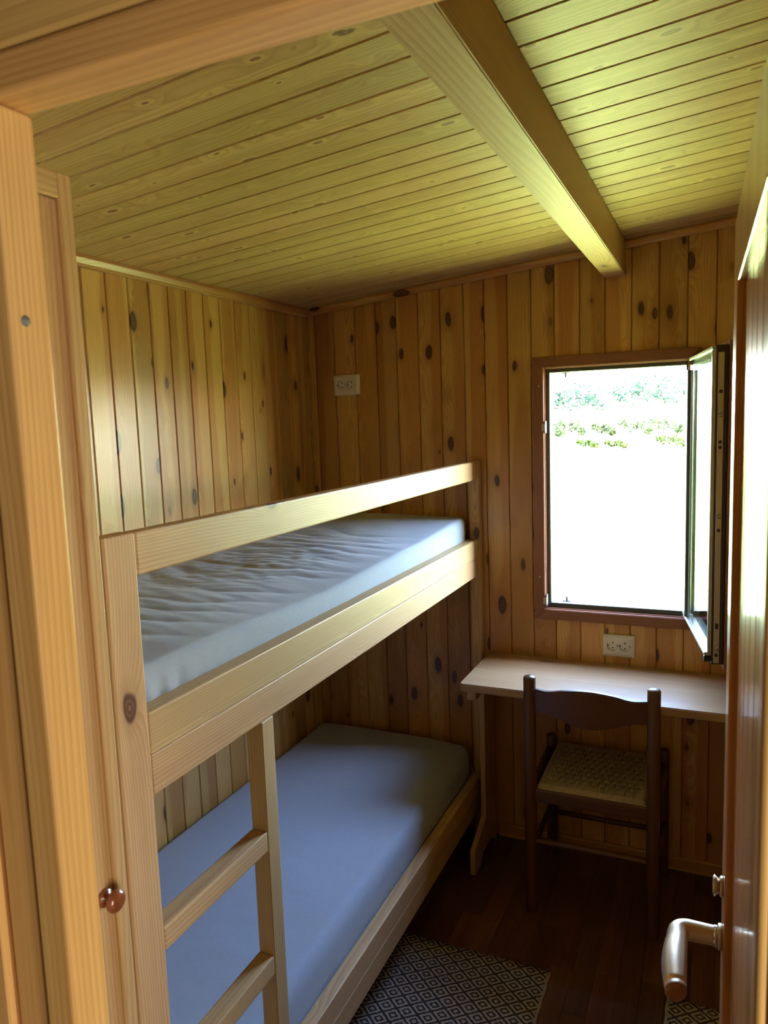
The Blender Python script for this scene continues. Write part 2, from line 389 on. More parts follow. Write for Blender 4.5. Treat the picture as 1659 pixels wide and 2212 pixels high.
# ceiling beam ---------------------------------------------------------------------
BX0, BX1, BZ = 1.1917, 1.2654, 2.1394
bm_ = prism('ceiling_beam', [(BX0, BZ), (BX1, BZ), (BX1, H(BX1)-0.0005), (BX0, H(BX0)-0.0005)], 'Y', YD1+0.001, -0.0005, M['bunkY'], bev=0.0025)
struct(bm_, 'thick pine beam running under the sloping ceiling')

# ceiling mouldings -------------------------------------------------------------------
def quarter(r, n=4): return [(0, 0)] + [(r*math.cos(a), r*math.sin(a)) for a in [math.pi/2*i/n for i in range(n+1)]]
t1 = prism('trim_1', [(0.001, H0-0.001), (0.017, H(0.017)-0.001), (0.018, H0-0.009), (0.013, H0-0.023), (0.007, H0-0.030), (0.001, H0-0.032)], 'Y', YD1+0.002, -0.001, M['wallY'], bev=0.0)
struct(t1, 'rounded pine moulding where left wall meets ceiling')
bm = bmesh.new(); prof = [(0, -0.001), (-0.016, -0.001), (-0.017, -0.008), (-0.013, -0.020), (-0.007, -0.026), (0, -0.028)]
xs = [0.018, XR-0.002]; ringv = [[bm.verts.new((xx, p[0]-0.0006, H(xx)+p[1])) for p in prof] for xx in xs]
bm.faces.new(ringv[0]); bm.faces.new(ringv[1][::-1])
for i in range(len(prof)): bm.faces.new((ringv[0][i], ringv[0][(i+1) % 6], ringv[1][(i+1) % 6], ringv[1][i]))
t2 = struct(mobj('trim_2', from_bm(bm, 'trim'), M['wallX']), 'sloping pine moulding where window wall meets ceiling')
bb = struct(prism('baseboard_back', [(-0.0005, 0.001), (-0.012, 0.001), (-0.012, 0.046), (-0.008, 0.052), (-0.0005, 0.052)], 'X', 0.785, XR-0.001, M['wallX'], bev=0), 'low pine skirting under the window')

# door partition with header and jambs ---------------------------------------------
wf = struct(multi_box('wall_front', [(-0.1, 0.985, -2.335, -2.306, 0.0, 2.22), (1.66, 4.2, -2.335, -2.306, 0.0, 2.6), (0.985, 1.66, -2.335, -2.306, 2.06, 2.28)], M['frameZ']), 'pine partition around the doorway')
# frame of the doorway
df = struct(empty('trim_3', (1.33, -2.3235, 0)), 'orange pine door frame around the doorway')
def fpart(name, *a, **kw):
    o = box(name, *a, parent=df, **kw); o.location -= Vector((1.33, -2.3235, 0)); return o
fpart('jamb', 1.030, 1.065, YD0, YD1, 0.0, 1.9195, M['frameZ'], bev=0.004, seg=3)
fpart('jamb', 1.5925, 1.5985, YD0, YD1, 0.0, 1.9195, M['frameZ'], bev=0.0025, seg=3)
fpart('head', 0.985, 1.66, YD0, YD1, 1.92, 1.951, M['frameX'], bev=0.004, seg=3)
fpart('casing', 0.988, 1.0295, -2.3385, YD1, 0.0, 1.9195, M['frameZ'], bev=0.003, seg=2)
fpart('casing', 0.985, 1.66, -2.3425, -2.310, 1.953, 2.058, M['frameX'], bev=0.003, seg=2)
fpart('casing', 1.5987, 1.66, -2.343, YD1, 0.0, 1.9195, M['redZ'], bev=0.003, seg=2)  # dark window stain here paints in the deep shade on the right casing
for i in range(7): 
    p = box('plank', 0.988-0.0885*(i+1)+0.001, 0.988-0.0885*i-0.003, -2.345, -2.3355, 0.0, 2.2, M['frameZ'], wf, bev=0.003)
# screw in the left jamb
sc = tube('screw', [((1.062, -2.3295, 1.757), 0.0045), ((1.0655, -2.3295, 1.757), 0.0045)], M['filler'], df, seg=10); sc.location -= Vector((1.33, -2.3235, 0))

# hall behind the camera (closes the space) -----------------------------------------------
struct(multi_box('wall_hall', [(-0.1, 4.3, -6.1, -6.0, -0.1, 2.7), (4.2, 4.3, -6.0, -2.30, -0.1, 2.7)], M['frameZ']), 'pine wall of the hall behind the doorway')

# ------------------------------------------------------------------ window
win = struct(empty('window_1', (1.226, 0.0, 0.909)), 'brown framed casement window standing open')
WO = Vector((1.226, 0.0, 0.909))
def wpart(o): o.parent = win; o.location -= WO; return o
# casing boards, mitred, with a small bead
def casing(x0, x1, z0, z1, wdt):
    xi0, xi1, zi0, zi1 = x0+wdt, x1-wdt, z0+wdt, z1-wdt
    for pts, ax in (([(x0, z0), (x0, z1), (xi0, zi1), (xi0, zi0)], 'Z'), ([(x1, z0), (xi1, zi0), (xi1, zi1), (x1, z1)], 'Z'),
                    ([(x0, z1), (x1, z1), (xi1, zi1), (xi0, zi1)], 'X'), ([(x0, z0), (xi0, zi0), (xi1, zi0), (x1, z0)], 'X')):
        wpart(prism('casing', pts, 'Y', -0.016, -0.0005, M['red'+ax], bev=0.0025))
casing(0.9407, 1.5119, 0.9087, 1.8818, 0.039)
# fixed frame: lining boards and the darker outer frame
fx0, fx1, fz0, fz1 = 0.979, 1.473, 0.947, 1.843
for nm, a in (('lining', (fx0-0.010, fx0+0.004, 0.0, 0.010, fz0-0.008, fz1+0.008)), ('lining', (fx1-0.004, fx1+0.010, 0.0, 0.010, fz0-0.008, fz1+0.008)),
              ('lining', (fx0+0.0041, fx1-0.0041, 0.0, 0.010, fz1-0.004, fz1+0.008)), ('sill', (fx0+0.0041, fx1-0.0041, 0.0, 0.010, fz0-0.008, fz0+0.004))):
    wpart(box(nm, *a, M['redZ'] if a[5]-a[4] > 0.1 else M['redX'], bev=0.0015))
for nm, a in (('outer_frame', (fx0-0.008, fx0+0.019, 0.0105, 0.060, fz0-0.006, fz1+0.006)), ('outer_frame', (fx1-0.012, fx1+0.008, 0.0105, 0.060, fz0-0.006, fz1+0.006)),
              ('outer_frame', (fx0+0.0191, fx1-0.0121, 0.0105, 0.060, fz1-0.018, fz1+0.006)), ('outer_frame', (fx0+0.0191, fx1-0.0121, 0.0105, 0.060, fz0-0.006, fz0+0.022))):
    wpart(box(nm, *a, M['alu'], bev=0.002))
for nm, a in (('outer_reveal', (fx0-0.008, fx0+0.010, 0.0605, 0.118, fz0-0.006, fz1+0.006)), ('outer_reveal', (fx1-0.010, fx1+0.008, 0.0605, 0.118, fz0-0.006, fz1+0.006)),
              ('outer_reveal', (fx0+0.0101, fx1-0.0101, 0.0605, 0.118, fz1-0.008, fz1+0.006)), ('outer_sill', (fx0+0.0101, fx1-0.0101, 0.0605, 0.130, fz0-0.006, fz0+0.010))):
    wpart(box(nm, *a, M['redZ'] if a[5]-a[4] > 0.1 else M['redX'], bev=0.002))
# keeps on the left lining, stay pins at top and bottom, screws in the casing
for z in (1.629, 0.980):
    kp = wpart(box('keep', fx0+0.0042, fx0+0.0075, -0.014, 0.0095, z-0.022, z+0.022, M['steel'], bev=0.001))
    k2 = box('lip', -0.012, 0.0015, -0.0155, -0.0118, -0.014, 0.012, M['steel'], kp, bev=0.001)
for z, s in ((fz1-0.018, -1), (fz0+0.022, 1)):
    st = wpart(box('stay_pin', 1.046, 1.052, 0.045, 0.051, min(z, z+s*0.018), max(z, z+s*0.018), M['alu'], bev=0.001))
    box('plate', -0.016, 0.016, -0.006, 0.006, -0.0012 - s*0.0075, 0.0012 - s*0.0075, M['alu'], st, bev=0.0005)
for (sx_, sz_) in ((0.963, 1.778), (0.961, 1.071), (1.492, 1.778)):
    wpart(tube('screw', [((sx_, -0.0155, sz_), 0.004), ((sx_, -0.0172, sz_), 0.0035)], M['steel'], seg=10))
# opened sash: local u runs from the hinge to the free edge, n is its outer face (towards the left)
hx, hy = 1.492, -0.018
ua = math.atan2(-0.450, 0.076)
sash = empty('sash'); sash.parent = win; sash.location = Vector((hx, hy, 0)) - Vector((WO.x, WO.y, WO.z)); sash.rotation_euler = (0, 0, ua)
# local axes: x = u, y = +90deg from u (towards the right/inside face), so outside is -y
LU, ZB, ZT = 0.456, 0.937, 1.848
def spart(name, u0, u1, n0, n1, z0, z1, mat, bev=0.0015): return box(name, u0, u1, n0, n1, z0, z1, mat, sash, bev=bev)
for (u0, u1, z0, z1, nm) in ((0.018, 0.046, ZB, ZT, 'stile'), (LU-0.030, LU, ZB, ZT, 'stile'), (0.0461, LU-0.0301, ZB, ZB+0.036, 'rail'), (0.0461, LU-0.0301, ZT-0.036, ZT, 'rail')):
    spart(nm, u0, u1, -0.010, 0.022, z0, z1, M['alu'] if u1 < 0.1 else M['dark_edge'])
# outer face: one large pane with a slim ledge under it and a thin strip above
spart('outer_ledge', 0.0, LU-0.004, -0.030, -0.0101, ZB+0.024, ZB+0.034, M['sash'])
spart('outer_strip', 0.0, LU-0.004, -0.021, -0.0101, ZT-0.012, ZT-0.002, M['sash'])
spart('edge_strip', LU-0.013, LU-0.003, -0.021, -0.0101, ZB+0.0345, ZT-0.0125, M['sash'])
for (u0, u1, z0, z1) in ((0.018, 0.046, ZB-0.014, ZT+0.012), (LU-0.030, LU+0.010, ZB-0.014, ZT+0.012), (0.0461, LU-0.0301, ZB-0.014, ZB+0.030), (0.0461, LU-0.0301, ZT-0.034, ZT+0.012)):
    spart('inner_flange', u0, u1, 0.0221, 0.036, z0, z1, M['redZ'] if z1-z0 > .1 else M['redX'])
for (u0, u1, z0, z1) in ((0.0462, 0.056, ZB+0.0362, ZT-0.0362), (LU-0.036, LU-0.0302, ZB+0.0362, ZT-0.0362), (0.0561, LU-0.0361, ZB+0.0362, ZB+0.046), (0.0561, LU-0.0361, ZT-0.046, ZT-0.0362)):
    spart('glazing_bead', u0, u1, -0.009, 0.016, z0, z1, M['sash'])
spart('pane', 0.003, LU-0.0135, -0.0185, -0.0145, ZB+0.0345, ZT-0.0125, M['glass'], bev=0)
spart('glazing_bar', 0.014, 0.066, -0.0340, -0.0186, ZB+0.036, ZT-0.045, M['alu'])
spart('glazing_bead', 0.0661, 0.076, -0.0238, -0.0186, ZB+0.036, ZT-0.045, M['sash'])
# espagnolette strip on the free edge, with screws and rollers
strip = spart('lock_strip', LU, LU+0.0025, -0.006, 0.010, ZB+0.004, ZT-0.02, M['steel'], bev=0.0008)
for z in (ZB+0.028, ZB+0.118, 1.33, 1.72, 1.58):
    tube('screw', [((LU+0.0025, 0.002, z), 0.005), ((LU+0.004, 0.002, z), 0.0045)], M['dark_edge'], sash, seg=10)
for z in (ZB+0.05, 1.655, 1.37):
    tube('roller', [((LU+0.0025, 0.002, z), 0.0065), ((LU+0.011, 0.002, z), 0.006)], M['steel'], sash, seg=12)
for z in (ZB+0.11, 1.565): spart('slot', LU+0.0025, LU+0.0032, -0.002, 0.006, z-0.004, z+0.004, M['black'], bev=0)
spart('corner_block', LU-0.012, LU-0.003, -0.030, -0.0105, ZB+0.006, ZB+0.0235, M['black'])

# ------------------------------------------------------------------ door leaf, opened into the room
dang = math.atan2(0.597, -0.0135)
door = struct(empty('door_1', (1.5965, -2.302, 0.0), (0, 0, dang)), 'glossy orange pine plank door standing open')
# local x runs from hinge to leading edge, local +y is the left face seen from the doorway
DW, DT, DZ0, DZ1 = 0.597, 0.038, 0.015, 1.90
def dpart(name, x0, x1, y0, y1, z0, z1, mat, bev=0.002): return box(name, x0, x1, y0, y1, z0, z1, mat, door, bev=bev, seg=2)
for (x0, x1, z0, z1, nm) in ((0.0, 0.085, DZ0, DZ1, 'stile'), (DW-0.085, DW, DZ0, DZ1, 'stile'), (0.0851, DW-0.0851, DZ0, DZ0+0.14, 'rail'), (0.0851, DW-0.0851, DZ1-0.085, DZ1, 'rail')):
    dpart(nm, x0, x1, -DT, 0.0, z0, z1, M['leaf_pine'])
nw = (DW-0.17)/6
for i in range(6): dpart('plank', 0.085+nw*i+0.0004, 0.085+nw*(i+1)-0.0004, -DT+0.009, -0.009, DZ0+0.14, DZ1-0.085, M['leaf_pine'], bev=0.0035)
# lever handle on a small rose, lock knob above it
HX, HZ = DW-0.050, 0.972
handle = empty('handle'); handle.parent = door; handle.location = (HX, 0, HZ)
tube('rose', [((0, 0.0, 0), 0.0165), ((0, 0.004, 0), 0.0165), ((0, 0.006, 0), 0.015)], M['satin'], handle, seg=24)
pth = []
for i in range(9):
    a = i/8; pth.append(((0, 0.008+0.034*a, 0), 0.0125 + 0.001*a, 0.0125+0.001*a))
for i in range(1, 6):
    a = i/5*math.pi/2; pth.append(((-0.013*(1-math.cos(a)), 0.042+0.013*math.sin(a), 0), 0.0135, 0.0135))
for i in range(1, 11):
    a = i/10; wv = math.sin(a*math.pi)
    pth.append(((-0.013-0.100*a, 0.055+0.003*wv, -0.002*a), 0.0115+0.002*wv, 0.0135+0.003*wv))
tube('lever', pth, M['satin'], handle, seg=18)
tube('end_cap', [((-0.1125, 0.055, -0.002), 0.0118, 0.0138), ((-0.121, 0.0545, -0.002), 0.0115, 0.0132), ((-0.1235, 0.054, -0.002), 0.008, 0.010)], M['cap'], handle, seg=18)
tube('ferrule', [((0, 0.007, 0), 0.0138), ((0, 0.011, 0), 0.0138)], plain('bright_steel', (0.8, 0.8, 0.8), 0.15, 1.0), handle, seg=18)
lk = empty('lock_knob'); lk.parent = door; lk.location = (HX, 0, HZ+0.072)
tube('rose', [((0, 0, 0), 0.013), ((0, 0.003, 0), 0.013), ((0, 0.005, 0), 0.011)], M['satin'], lk, seg=22)
tube('turn', [((0, 0.004, 0.0), 0.007), ((0, 0.007, 0.0), 0.010), ((0, 0.011, 0.0), 0.0135), ((0, 0.013, 0.0), 0.010)], M['satin'], lk, seg=14)
for z in (0.25, 1.65): tube('hinge', [((-0.004, -0.012, z-0.04), 0.006), ((-0.004, -0.012, z+0.04), 0.006)], M['steel'], door, seg=10)

# ------------------------------------------------------------------ bunk bed
W = 0.7294; YN, YF = -1.9328, -0.0372; PW = 0.067
bunk = tag(empty('bunk_bed', (0.37, -0.98, 0)), 'pale pine bunk bed with ladder along the left wall', 'bunk bed')
BO = Vector((0.37, -0.98, 0))
def bpart(o): o.parent = bunk; o.location -= BO; return o
bpart(box('post', W-0.034, W, YN, YN+PW, 0.0, 1.5092, M['bunkZ'], bev=0.003, seg=2))
bpart(box('post', W-0.034, W+0.0065, YF, -0.0008, 0.0, 1.5092, M['bunkZ'], bev=0.003, seg=2))
bpart(box('post', 0.004, 0.038, YN, YN+PW, 0.0, 1.30, M['bunkZ'], bev=0.003))
bpart(box('guard_rail', W-0.028, W, YN+PW+0.0002, YF-0.0003, 1.4388, 1.5090, M['bunkY'], bev=0.004, seg=3))
bpart(box('rail_board', W-0.040, W, YN+PW+0.0002, YF-0.0003, 1.1402, 1.2112, M['bunkY'], bev=0.0025, seg=2))
bpart(box('rail_board', W-0.040, W, YN+PW+0.0002, YF-0.0003, 1.0702, 1.1400, M['bunkY'], bev=0.0025, seg=2))
bpart(box('rail_board', W-0.036, W, YN+PW+0.0002, YF-0.0003, 0.2085, 0.2723, M['bunkY'], bev=0.0025, seg=2))
bpart(box('rail_board', W-0.036, W, YN+PW+0.0002, YF-0.0003, 0.1429, 0.2083, M['bunkY'], bev=0.0025, seg=2))
bpart(box('ladder_upright', W-0.038, W, -1.548, -1.503, 0.2725, 1.0700, M['bunkZ'], bev=0.003, seg=2))
for z in (0.7925, 0.515): bpart(box('rung', W-0.038, W, YN+PW+0.0002, -1.5482, z, z+0.0425, M['bunkY'], bev=0.003, seg=2))
for z in (1.13, 0.195):
    for i in range(11):
        yy = YN+0.10+i*0.170
        bpart(box('slat', 0.045, W-0.0405, yy, yy+0.07, z-0.018, z, M['bunkX'], bev=0.002))
    bpart(box('wall_rail', 0.004, 0.044, YN+PW+0.0002, YF, z-0.06, z+0.06, M['bunkY'], bev=0.002))
for (z0, z1) in ((1.07, 1.20), (0.14, 0.27)):
    bpart(box('end_rail', 0.045, W-0.041, -0.030, -0.004, z0, z1, M['bunkX'], bev=0.002)); bpart(box('end_rail', 0.045, W-0.041, YN+0.01, YN+0.035, z0, z1, M['bunkX'], bev=0.002))
bpart(tube('screw', [((W-0.010, YF, 1.060), 0.004), ((W-0.010, YF-0.0015, 1.060), 0.0035)], M['steel'], seg=10))

# ------------------------------------------------------------------ mattresses in fitted sheets
import mathutils
def nz(x, y, z=0.0): return mathutils.noise.noise(Vector((x, y, z)))
def mattress(name, x0, x1, y0, y1, zb, topf, wrinkle, sidef, nx, ny, r=0.03):
    bm = bmesh.new(); lx, ly_ = x1-x0, y1-y0; cx, cy = (x0+x1)/2, (y0+y1)/2
    # profile parameter: columns go up the left side, over the top and down the right side
    cols = []
    ns = 7
    for i in range(ns): cols.append(('L', i/ns))
    for i in range(nx+1): cols.append(('T', i/nx))
    for i in range(1, ns+1): cols.append(('R', i/ns))
    grid = []
    for j in range(ny+1):
        v = j/ny; rowv = []
        # rounded corners in plan and at the ends
        yy = y0 + ly_*v
        e = min(yy-y0, y1-yy)
        inset = 0.0 if e > 0.05 else 0.05 - math.sqrt(max(0.0, 0.05**2 - (0.05-e)**2))
        for side, t in cols:
            xa, xb = x0+inset*0.7, x1-inset*0.7
            if side == 'T':
                xx = xa + (xb-xa)*t; ex = min(xx-xa, xb-xx)
                z = topf(xx, yy)
                rr = r
                if ex < rr: z -= rr - math.sqrt(max(0, rr*rr-(rr-ex)**2))
                if e < rr: z -= rr - math.sqrt(max(0, rr*rr-(rr-e)**2))
                fade = min(1, ex/0.05)*min(1, e/0.05)
                z += wrinkle(xx, yy)*fade
                rowv.append((xx, yy, z))
            else:
                xe = xa if side == 'L' else xb; tt = t if side == 'L' else 1-t
                zt = topf(xe, yy)-r - (0 if e >= r else (r-math.sqrt(max(0, r*r-(r-e)**2))))
                z = zb + (zt-zb)*tt
                o = sidef(yy, tt)
                rowv.append((xe + (-o if side == 'L' else o), yy, z))
        grid.append([bm.verts.new(p) for p in rowv])
    for j in range(ny):
        for i in range(len(cols)-1): bm.faces.new((grid[j][i], grid[j][i+1], grid[j+1][i+1], grid[j+1][i]))
    bm.faces.new(grid[0]); bm.faces.new(grid[-1][::-1]); bm.faces.new([grid[j][0] for j in range(ny, -1, -1)] + []) if False else None
    # closed underside
    bm.faces.new([grid[j][-1] for j in range(ny+1)] + [grid[j][0] for j in range(ny, -1, -1)])
    bmesh.ops.translate(bm, verts=bm.verts, vec=(-cx, -cy, -zb))
    return mobj(name, from_bm(bm, name, True), M['sheet'], None, (cx, cy, zb))
def lerp(pts, t):
    for (a, b), (c, d) in zip(pts, pts[1:]):
        if t <= c: 
            f = max(0, min(1, (t-a)/(c-a))); f = f*f*(3-2*f); return b+(d-b)*f
    return pts[-1][1]
def up_top(x, y):
    zr = lerp([(-1.93, 1.272), (-1.75, 1.272), (-1.2, 1.258), (-0.6, 1.272), (-0.05, 1.296)], y)
    zc = zr + 0.010
    t = x/0.69
    return zc + (zr-zc)*max(0, (t-0.55)/0.45) + 0.004*nz(x*3, y*2.2, 1)
def up_wr(x, y):
    # long soft folds running across the bed, tighter and crumpled in the middle by the wall
    w1 = nz(x*2.2, y*3.0, 4)*0.10
    ph = (y + w1 + 0.10*math.sin(x*4.0) + 0.05*nz(x*6, y*5, 2))*2*math.pi
    f = 0.0040*abs(math.sin(ph*4.2 + 2.2*nz(x*1.5, y*6, 9)))**0.7 + 0.0022*nz(x*7, y*30+x*8, 5)
    cr = math.exp(-((y+0.95)/0.38)**2)*max(0, min(1, (0.62-x)/0.2))
    f += cr*(0.005*abs(nz(x*13+y*6, y*24-x*9, 7)) + 0.0018*nz(x*26, y*36, 3))
    far = max(0.12, min(1, (-y-0.22)/0.35))
    right = max(0.35, min(1, (0.70-x)/0.16))
    return f*far*right
def up_side(y, t):
    tuck = math.exp(-((y+1.80)/0.12)**2)+0.6*math.exp(-((y+1.2)/0.05)**2)+0.8*math.exp(-((y+0.1)/0.05)**2)
    return 0.006*math.sin(t*math.pi) - 0.010*(1-t) + (1-t)*tuck*(0.004*math.sin(y*120+3*nz(y*15, 0))+0.005*nz(y*60, t*3)) + 0.002*nz(y*6, t*4, 3)
up_m = tag(mattress('mattress', 0.012, 0.692, -1.925, -0.046, 1.1305, up_top, up_wr, up_side, 84, 260, 0.016), 'grey mattress in a wrinkled fitted sheet on the upper bunk', 'mattress', 'mattresses of the bunk bed')
def lo_top(x, y): return 0.392 + 0.006*nz(x*2, y*1.5, 3) - 0.012*max(0, (x-0.5)/0.2) 
def lo_wr(x, y):
    m1 = math.exp(-((y+1.15)/0.28)**2)*math.exp(-((x-0.42)/0.24)**2)
    return 0.0025*nz(x*9, y*7, 2)*m1 + 0.0016*abs(math.sin((y*3.2+0.25*math.sin(x*5))*math.pi))*max(0, min(1, (-y-0.8)/0.4)) + 0.004*m1*max(0, nz(x*18, y*14, 8))
def lo_side(y, t): return 0.004*math.sin(t*math.pi) - 0.004*(1-t) + (1-t)*0.004*nz(y*9, t*3, 5)
lo_m = tag(mattress('mattress', 0.012, 0.686, -1.925, -0.040, 0.1955, lo_top, lo_wr, lo_side, 60, 180, 0.030), 'grey-blue mattress in a smooth fitted sheet on the lower bunk', 'mattress', 'mattresses of the bunk bed')

# ------------------------------------------------------------------ wardrobe
ward = tag(empty('wardrobe', (0.365, -2.12, 0)), 'tall narrow pine wardrobe between doorway and bunk bed', 'wardrobe')
WA = Vector((0.365, -2.12, 0))
def apart(o): o.parent = ward; o.location -= WA; return o
Y0, Y1, ZW = -2.300, -1.9345, 2.028
apart(box('side_panel', 0.004, 0.712, Y1-0.018, Y1, 0.0, ZW, M['wardZ'], bev=0.0015)); apart(box('side_panel', 0.004, 0.712, Y0, Y0+0.018, 0.0, ZW, M['wardZ'], bev=0.0015))
apart(box('top_panel', 0.004, 0.712, Y0+0.0185, Y1-0.0185, ZW-0.02, ZW-0.001, M['wardX'], bev=0.0015)); apart(box('back_panel', 0.004, 0.012, Y0+0.0185, Y1-0.0185, 0.02, ZW-0.021, M['wardZ'], bev=0))
apart(box('bottom_panel', 0.0125, 0.712, Y0+0.0185, Y1-0.0185, 0.05, 0.07, M['wardX'], bev=0))
wdoor = empty('door'); wdoor.parent = ward; wdoor.location = Vector((0.721, -2.118, 0)) - WA
def wdp(name, y0, y1, z0, z1, x0=0.7125, x1=0.7305, mat='wardZ', bev=0.0025):
    o = box(name, x0, x1, y0, y1, z0, z1, M[mat], wdoor, bev=bev, seg=2); o.location -= Vector((0.721, -2.118, 0)); return o
DY0, DY1 = Y0+0.004, Y1-0.005
wdp('stile', DY1-0.024, DY1, 0.03, ZW-0.002); wdp('stile', DY0, DY0+0.045, 0.03, ZW-0.002)
wdp('rail', DY0+0.0455, DY1-0.0245, ZW-0.038, ZW-0.002, mat='wardY'); wdp('rail', DY0+0.0455, DY1-0.0245, 0.03, 0.10, mat='wardY')
wdp('panel', DY0+0.0455, DY1-0.0245, 0.1005, ZW-0.0385, x0=0.7135, x1=0.7255)
def lathe(name, prof, mat, parent, loc, rot=(0, 0, 0), seg=24):
    bm = bmesh.new(); rings = []
    for (a, r) in prof: rings.append([bm.verts.new((a, r*math.cos(2*math.pi*k/seg), r*math.sin(2*math.pi*k/seg))) for k in range(seg)])
    for i in range(len(rings)-1):
        for k in range(seg): bm.faces.new((rings[i][k], rings[i][(k+1) % seg], rings[i+1][(k+1) % seg], rings[i+1][k]))
    bm.faces.new(rings[0][::-1]); bm.faces.new(rings[-1])
    return mobj(name, from_bm(bm, name, True), mat, parent, loc, rot)
lathe('knob', [(0, 0.0135), (0.003, 0.0145), (0.006, 0.013), (0.008, 0.008), (0.011, 0.0068), (0.015, 0.008), (0.017, 0.0125), (0.020, 0.0165), (0.024, 0.0175), (0.028, 0.016), (0.031, 0.0115), (0.033, 0.004)],
      M['knob'], wdoor, Vector((0.7257, -1.984, 0.964)) - Vector((0.721, -2.118, 0)))

# ------------------------------------------------------------------ desk
desk = tag(empty('desk', (1.29, -0.19, 0)), 'narrow pine desk board fixed under the window', 'desk')
DO = Vector((1.29, -0.19, 0))
def kpart(o): o.parent = desk; o.location -= DO; return o
XD, DD, ZD, TD = 0.7545, 0.379, 0.7559, 0.028
def rcorner(x0, x1, y0, y1, r, n=4):
    pts = [(x1, y0), (x1, y1), (x0, y1)]
    for i in range(n+1):
        a = math.pi + math.pi/2*i/n; pts.append((x0+r+r*math.cos(a), y0+r+r*math.sin(a)))
    return pts
kpart(prism('top', rcorner(XD, XR-0.004, -DD, -0.0008, 0.016), 'Z', ZD-TD, ZD, M['desk'], bev=0.003))
kpart(box('bearer', 0.7565, 0.790, -0.300, -0.001, 0.668, ZD-TD-0.0005, M['bunkY'], bev=0.002))
kpart(box('wall_batten', 0.7905, XR-0.006, -0.022, -0.001, 0.690, ZD-TD-0.0005, M['bunkX'], bev=0.002))
legp = [(-0.015, 0.667), (-0.157, 0.667), (-0.157, 0.155), (-0.305, 0.092), (-0.305, 0.0), (-0.245, 0.0), (-0.200, 0.035), (-0.060, 0.035), (-0.040, 0.0), (-0.015, 0.0)]
kpart(prism('leg', [(p[0], p[1]) for p in legp], 'X', 0.757, 0.777, M['bunkZ'], bev=0.0015))
kpart(prism('leg', [(p[0], p[1]) for p in legp], 'X', XR-0.05, XR-0.03, M['bunkZ'], bev=0.0015))

# ------------------------------------------------------------------ chair
ch = tag(empty('chair', (1.206, -0.24, 0)), 'dark brown wooden chair with woven cord seat at the desk', 'chair')
CO = Vector((1.206, -0.24, 0))
def cpart(o): o.parent = ch; o.location -= CO; return o
xl, xr_, yb, yf = 1.0115, 1.3985, -0.416, -0.056
for xx in (xl, xr_): cpart(tube('back_leg', dowel((xx, yb, 0), (xx, yb, 0.827), 0.0203), M['chairZ'], seg=20))
for xx in (xl-0.003, xr_+0.010): cpart(tube('front_leg', dowel((xx, yf, 0), (xx, yf, 0.482), 0.018), M['chairZ'], seg=20))
# shaped, bowed back slat
bm = bmesh.new(); N = 28; rows = []
x0s, x1s = xl+0.016, xr_-0.016
for i in range(N+1):
    t = i/N; xx = x0s+(x1s-x0s)*t; s = math.sin(math.pi*t)
    b = max(0.0, math.sin(math.pi*max(0, min(1, (t-0.12)/0.76))))**1.3
    zt = 0.783 + 0.017*b - 0.003*math.sin(math.pi*min(1, t/0.25))*(t < 0.25) - 0.003*math.sin(math.pi*min(1, (1-t)/0.25))*(t > 0.75)
    zb = 0.706 - 0.030*b**0.9
    yc = yb - 0.022*s + 0.004
    rows.append([bm.verts.new((xx, yc-0.009, zb)), bm.verts.new((xx, yc-0.009, zt)), bm.verts.new((xx, yc+0.009, zt)), bm.verts.new((xx, yc+0.009, zb))])
for i in range(N):
    for k in range(4): bm.faces.new((rows[i][k], rows[i][(k+1) % 4], rows[i+1][(k+1) % 4], rows[i+1][k]))
bm.faces.new(rows[0]); bm.faces.new(rows[-1][::-1])
bmesh.ops.recalc_face_normals(bm, faces=bm.faces)
bmesh.ops.bevel(bm, geom=[e for e in bm.edges if e.calc_face_angle(0) > 0.8], offset=0.003, segments=2, affect='EDGES')
cpart(mobj('back_slat', from_bm(bm, 'back_slat', False), M['chairX']))
zs0, zs1 = 0.396, 0.440
cpart(box('seat_rail', xl+0.017, xr_-0.017, yb-0.012, yb+0.012, zs0, zs1, M['chairX'], bev=0.003, seg=2))
cpart(box('seat_rail', xl+0.015, xr_-0.006, yf-0.011, yf+0.011, zs0+0.004, zs1, M['chairX'], bev=0.003, seg=2))
for xx, xf in ((xl, xl-0.003), (xr_, xr_+0.010)):
    cpart(tube('seat_rail', [((xx, yb+0.017, 0.418), 0.011, 0.02), ((xf, yf-0.015, 0.420), 0.011, 0.02)], M['chairY'], seg=12))
cpart(tube('stretcher', dowel((xl+0.017, yb, 0.254), (xr_-0.017, yb, 0.254), 0.011, False), M['chairX'], seg=14))
for xx, xf in ((xl, xl-0.003), (xr_, xr_+0.010)):
    cpart(tube('stretcher', [((xx, yb+0.018, 0.205), 0.010), ((xf, yf-0.016, 0.205), 0.010)], M['chairY'], seg=14))
cpart(tube('stretcher', [((xl+0.013, yf, 0.17), 0.010), ((xr_-0.006, yf, 0.17), 0.010)], M['chairX'], seg=14))
